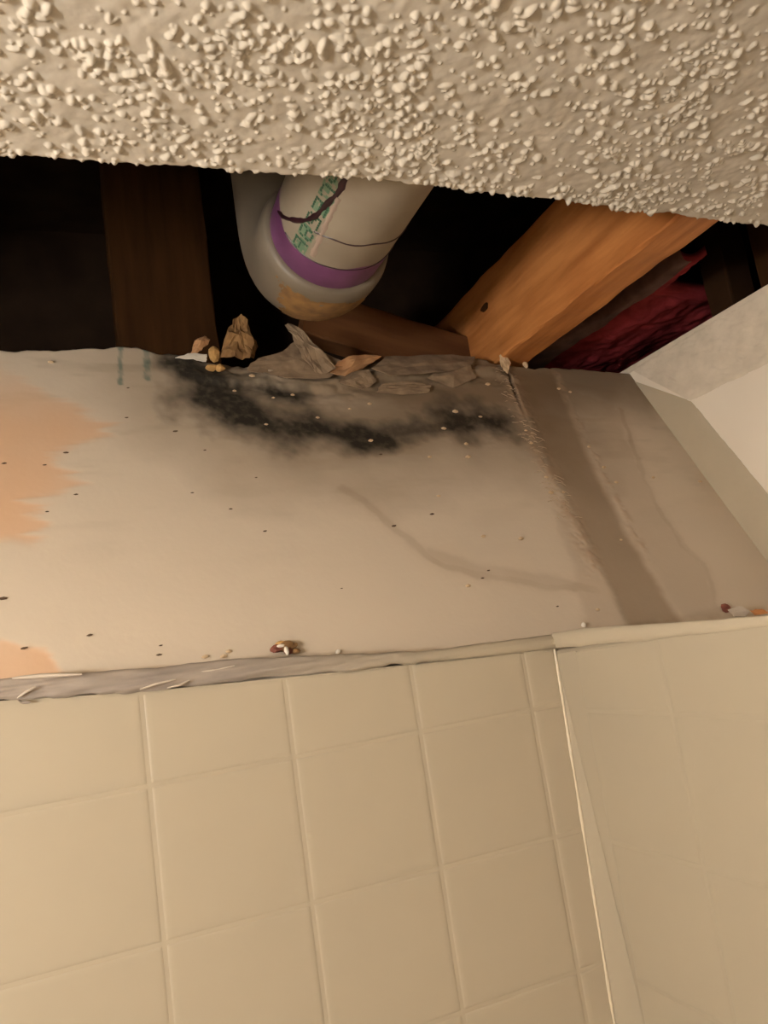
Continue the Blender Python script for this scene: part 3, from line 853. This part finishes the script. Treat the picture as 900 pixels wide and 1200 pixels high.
# ------------------------------------------------------------------ debris
def clump(name, p, size, m, seed, squash=(1, 1, .6), sub=2, parent=None):
    bm = bmesh.new()
    bmesh.ops.create_icosphere(bm, subdivisions=sub, radius=1)
    rr = random.Random(seed)
    dirs = [(Vector((rr.uniform(-1, 1), rr.uniform(-1, 1), rr.uniform(-1, 1))).normalized(), rr.uniform(-.35, .45)) for _ in range(7)]
    rot = Matrix.Rotation(rr.uniform(0, 6.28), 3, 'Z')
    for v in bm.verts:
        n = v.co.normalized()
        s = 1 + sum(a * max(0, n.dot(d)) ** 3 for d, a in dirs) + rr.uniform(-.10, .10)
        q = rot @ (n * s)
        v.co = Vector((q.x * squash[0], q.y * squash[1], q.z * squash[2])) * size
    basis = Matrix((Vector(U), Vector(-S), Vector(N))).transposed()
    for v in bm.verts: v.co = basis @ v.co + Vector(p)
    return from_bm(name, bm, m, parent, False, tuple(p))
def at(ab, off=.001): return on_board(ab[0], ab[1], off + rel_at(*ab))

o = sheet('leaf_scrap', [((0.2223,-0.0000), .002), ((0.2330,-0.0268), .014), ((0.2451,-0.0485), .020), ((0.2551,-0.0575), .022), ((0.2618,-0.0433), .020), ((0.2647,-0.0163), .010), ((0.2584,-0.0004), .002), ((0.2394,0.0036), .006)], M['brown'], None, seed=21, nz=.006)
tag(o, 'largest brown crumpled scrap standing on the wallboard edge', 'debris')
o = sheet('leaf_scrap', [((0.2545,-0.0220), -.006), ((0.2653,-0.0452), -.004), ((0.2774,-0.0478), -.004), ((0.2776,-0.0331), -.005), ((0.2672,-0.0133), -.006)], M['brown'], None, seed=22, nz=.004)
tag(o, 'small brown scrap tucked behind the right side of the largest crumpled scrap', 'debris')
o = sheet('leaf_scrap', [((0.1915,-0.0073), .002), ((0.1973,-0.0198), .008), ((0.2093,-0.0283), .011), ((0.2148,-0.0194), .010), ((0.2090,-0.0144), .006), ((0.1981,-0.0062), .003)], M['tan'], None, seed=23, nz=.004)
tag(o, 'pale curled scrap leftmost on the wallboard edge', 'debris')
o = clump('golden_crumb', at((0.2164,-0.0057), .004), .0075, M['gold'], 24, (.8, 1.1, .8)); tag(o, 'golden brown crumb between the curled scrap and the large crumpled scrap', 'debris')
o = clump('golden_crumb', at((0.2104,0.0184), .003), .0055, M['gold'], 25, (1.3, .7, .7)); tag(o, 'flat golden crumb just below the wallboard edge on the mould', 'debris')
o = clump('golden_crumb', at((0.2206,0.0209), .003), .0045, M['gold'], 26, (1.2, .8, .7)); tag(o, 'small golden crumb at the right end of the flat golden crumb', 'debris')
o = sheet('white_chip', [((0.1733,0.0012), .001), ((0.1923,-0.0058), .003), ((0.2090,-0.0023), .004), ((0.2063,0.0083), .003), ((0.1924,0.0061), .003)], M['white'], None, seed=27, nz=.001)
tag(o, 'bright white sliver of plaster on the wallboard edge beside golden crumbs', 'debris')

# rusty clump on the caulk lip
rc = empty('rusty_clump', on_board(*(0.2102,0.3852), 0))
tag(rc, 'crumbly rust brown clump resting on the grey caulk lip', 'debris')
for k, (ab, sz, mm) in enumerate([((0.2033,0.3824), .0048, 'redflake'), ((0.2113,0.3804), .0056, 'brown'), ((0.2186,0.3815), .0050, 'brown'), ((0.2089,0.3775), .0040, 'gold'), ((0.2145,0.3859), .0045, 'redflake'), ((0.2204,0.3868), .0040, 'brown')]):
    part(clump('flake', at(ab, .004), sz, M[mm], 40 + k, (1.1, .7, .6)), rc)
part(clump('white_flake', at((0.2112,0.3870), .007), .0034, M['white'], 50, (.6, 1.1, .6)), rc)
part(clump('white_flake', at((0.2073,0.3814), .007), .0022, M['white'], 51, (1.5, .6, .6)), rc)

# torn corner where wallboard, right band and ledge meet
o = clump('red_flake', at((0.7275,0.4093), .002), .0056, M['redflake'], 60, (1.1, .9, .35)); tag(o, 'dark red flake at the lower right corner of the wallboard', 'debris')
o = sheet('paper_curl', None, M['caulk_pale'], None, seed=61, nz=.001, world=[(0.6494,0.6650,1.8400), (0.6631,0.6600,1.8416), (0.6675,0.6520,1.8347), (0.6617,0.6550,1.8293), (0.6506,0.6600,1.8320)]); tag(o, 'pale curl of torn paper between the red flake and the orange flake', 'debris')
o = sheet('orange_flake', None, M['orangeflake'], None, seed=62, nz=.0012, world=[(0.6580,0.6450,1.8352), (0.6700,0.6400,1.8360), (0.6759,0.6300,1.8271), (0.6695,0.6300,1.8181), (0.6642,0.6380,1.8239)]); tag(o, 'orange flake at the right picture edge above the tiled side', 'debris')
for k, (ab, sz) in enumerate([((0.5239,0.4067), .0038), ((0.2971,0.3991), .0022)]):
    pass
o = clump('white_crumb', at((0.5245,0.4037), .002), .0030, M['white'], 63, (1.1, .8, .7)); tag(o, 'white crumb on the lip below the brown water stain', 'crumb')
o = clump('white_crumb', at((0.2582,0.3920), .002), .0022, M['white'], 64); tag(o, 'tiny white crumb on the lip right of the rusty clump', 'crumb')
o = clump('white_crumb', at((0.6552,-0.0067), .004), .0050, M['crumb'], 65, (.7, 1.2, .7)); tag(o, 'pale crumb at the top of the joint band under the orange joist', 'crumb')

# scattered crumbs: pale ones and dark ones, each an object
pale = [((0.5036,0.2888), 3.0), ((0.4580,0.2811), 2.4), ((0.4133,0.3403), 2.2), ((0.5779,0.2259), 3.0), ((0.3713,0.1351), 2.4), ((0.5030,0.0866), 3.2), ((0.4749,0.1167), 2.8), ((0.4952,0.1432), 2.4), ((0.4886,0.1642), 3.0), ((0.4373,0.1626), 2.0), ((0.2533,0.0343), 2.6), ((0.2310,0.0536), 1.8), ((0.2554,0.1081), 1.8), ((0.2973,0.0593), 2.0), ((0.2726,0.0655), 1.6), ((0.3897,0.0740), 2.4), ((0.5369,0.0958), 2.2), ((0.5753,0.0335), 3.2), ((0.5972,0.2257), 2.0), ((0.4264,0.2219), 2.0), ((0.6799,0.1519), 2.4), ((0.6823,0.1886), 2.4), ((0.6871,0.2152), 2.4), ((0.7083,0.0457), 2.4), ((0.6934,0.0371), 2.6), ((0.7534,0.2097), 2.2), ((0.8308,0.2212), 2.6), ((0.1452,0.3780), 2.2), ((0.1601,0.3804), 2.4), ((0.1651,0.3763), 2.0), ((0.0467,0.0149), 2.4), ((0.3174,0.0974), 1.8), ((0.3615,0.0830), 1.8), ((0.5844,0.2016), 2.4), ((0.5908,0.1438), 2.2), ((0.5944,0.1210), 2.0), ((0.5532,0.3879), 2.0), ((0.6411,0.3014), 1.8)]
dark = [((0.1947,0.2239), 1.8), ((0.2221,0.2536), 1.8), ((0.0602,0.3449), 2.4), ((0.4083,0.2463), 2.8), ((0.3581,0.2586), 2.6), ((0.0022,0.1560), 2.2), ((0.0535,0.1447), 2.4), ((0.0592,0.1971), 2.0), ((0.1573,0.1175), 2.4), ((0.1122,0.0974), 1.6), ((0.1618,0.2012), 1.6), ((0.3770,0.1567), 2.2), ((0.4448,0.3249), 1.8), ((0.4337,0.3333), 2.0), ((-0.0004,0.3022), 3.2), ((0.0347,0.2155), 1.6), ((0.0348,0.1593), 1.6), ((0.5060,0.3773), 1.8), ((0.1098,0.3706), 2.2), ((0.0135,0.3492), 2.4), ((0.1121,0.3624), 1.4), ((0.1831,0.1448), 1.6), ((0.8512,0.1611), 2.2), ((0.1183,0.0524), 1.6), ((0.2802,0.3271), 1.2), ((0.2281,0.1845), 1.4)]
pm = [clump('crumb_source', (0, 0, 0), .001, M['crumb'], 100 + k, (1.5, .8, .55), 1) for k in range(4)]
dm = [clump('speck_source', (0, 0, 0), .001, M['speck'], 200 + k, (1.7, .7, .45), 1) for k in range(3)]
ORD = ['first', 'second', 'third', 'fourth', 'fifth', 'sixth', 'seventh', 'eighth', 'ninth', 'tenth', 'eleventh', 'twelfth']
def zone(a, b):
    on = lambda poly: bool(inside(np.array([a]), np.array([b]), poly)[0])
    if on([(0.0001,-0.0233), (0.1883,-0.0377), (0.1308,0.1630), (-0.0012,0.1579)]): return 'on the upper left wallboard'
    if on([(-0.0012,0.1579), (0.1799,0.1649), (0.1635,0.2655), (-0.0018,0.2496)]): return 'level with the lower peach patch'
    if on([(-0.0018,0.2496), (0.2104,0.2700), (0.1772,0.4296), (-0.0029,0.3956)]): return 'at lower left by the caulk'
    if on([(0.1883,-0.0377), (0.3781,-0.0522), (0.3265,0.1315), (0.1516,0.1284)]): return 'on the left mould patch'
    if on([(0.3781,-0.0522), (0.6517,-0.0731), (0.5331,0.1784), (0.3157,0.1701)]): return 'on and around the right mould patch'
    if on([(0.6517,-0.0731), (0.7003,-0.0182), (0.5502,0.3928), (0.5443,0.2778), (0.5331,0.1784)]): return 'left along the joint band'
    if on([(0.7158,-0.0780), (0.9524,-0.0960), (0.8901,0.4150), (0.5502,0.3928)]): return 'right of the joint band'
    return 'on the plain middle wallboard'
def scatter(items, src, name, noun, cat, group, lift, sc_):
    zs = {}
    for ab, s in items: zs.setdefault(zone(*ab), []).append((ab, s))
    k = 0
    for z, lst in zs.items():
        lst.sort(key=lambda q: q[0][0])
        for n, (ab, s) in enumerate(lst):
            s *= sc_
            o = src[k % len(src)].copy(); o.name = name; o.scale = (s, s, s); o.location = at(ab, .0005 + lift * s); COL.objects.link(o); k += 1
            lab = '%s %s' % (noun, z) if len(lst) == 1 else '%s from the left of the %ss %s' % (ORD[n], noun, z)
            tag(o, lab if len(lab.split()) > 3 else lab, cat, group)
scatter(pale, pm, 'pale_crumb', 'pale crumb', 'crumb', 'pale crumbs scattered on the stained wallboard', .0003, .9)
scatter(dark, dm, 'dark_speck', 'dark speck', 'speck', 'dark specks scattered on the stained wallboard', .0002, .65)
for o in pm + dm: bpy.data.objects.remove(o)

# ------------------------------------------------------------------ the room's lamp, left of the picture
la = empty('vanity_light', (LAMP_AT[0], LAMP_AT[1], LAMP_AT[2] - .07))
tag(la, 'wall lamp with glowing globes left of the picture', 'lamp')
part(box('lamp_bar', (LAMP_AT[0] - .11, LAMP_AT[1] - .24, LAMP_AT[2] - .035), (LAMP_AT[0] - .08, LAMP_AT[1] + .24, LAMP_AT[2] + .035), M['metal'], None, .006), la)
part(box('lamp_arm', (-.84, LAMP_AT[1] - .04, LAMP_AT[2] - .03), (LAMP_AT[0] - .11, LAMP_AT[1] + .04, LAMP_AT[2] + .03), M['metal'], None, .006), la)
for k in (-1, 0, 1):
    bm = bmesh.new(); bmesh.ops.create_uvsphere(bm, u_segments=24, v_segments=14, radius=.047)
    bmesh.ops.translate(bm, verts=bm.verts, vec=(LAMP_AT[0], LAMP_AT[1] + k * .10, LAMP_AT[2]))
    part(from_bm('globe', bm, M['globe'], None, True), la)
    bm = bmesh.new(); bmesh.ops.create_cone(bm, segments=20, radius1=.022, radius2=.022, depth=.05, cap_ends=True, matrix=Matrix.Translation((LAMP_AT[0] - .06, LAMP_AT[1] + k * .10, LAMP_AT[2])) @ Matrix.Rotation(math.pi / 2, 4, 'Y'))
    part(from_bm('socket', bm, M['metal'], None, True), la)
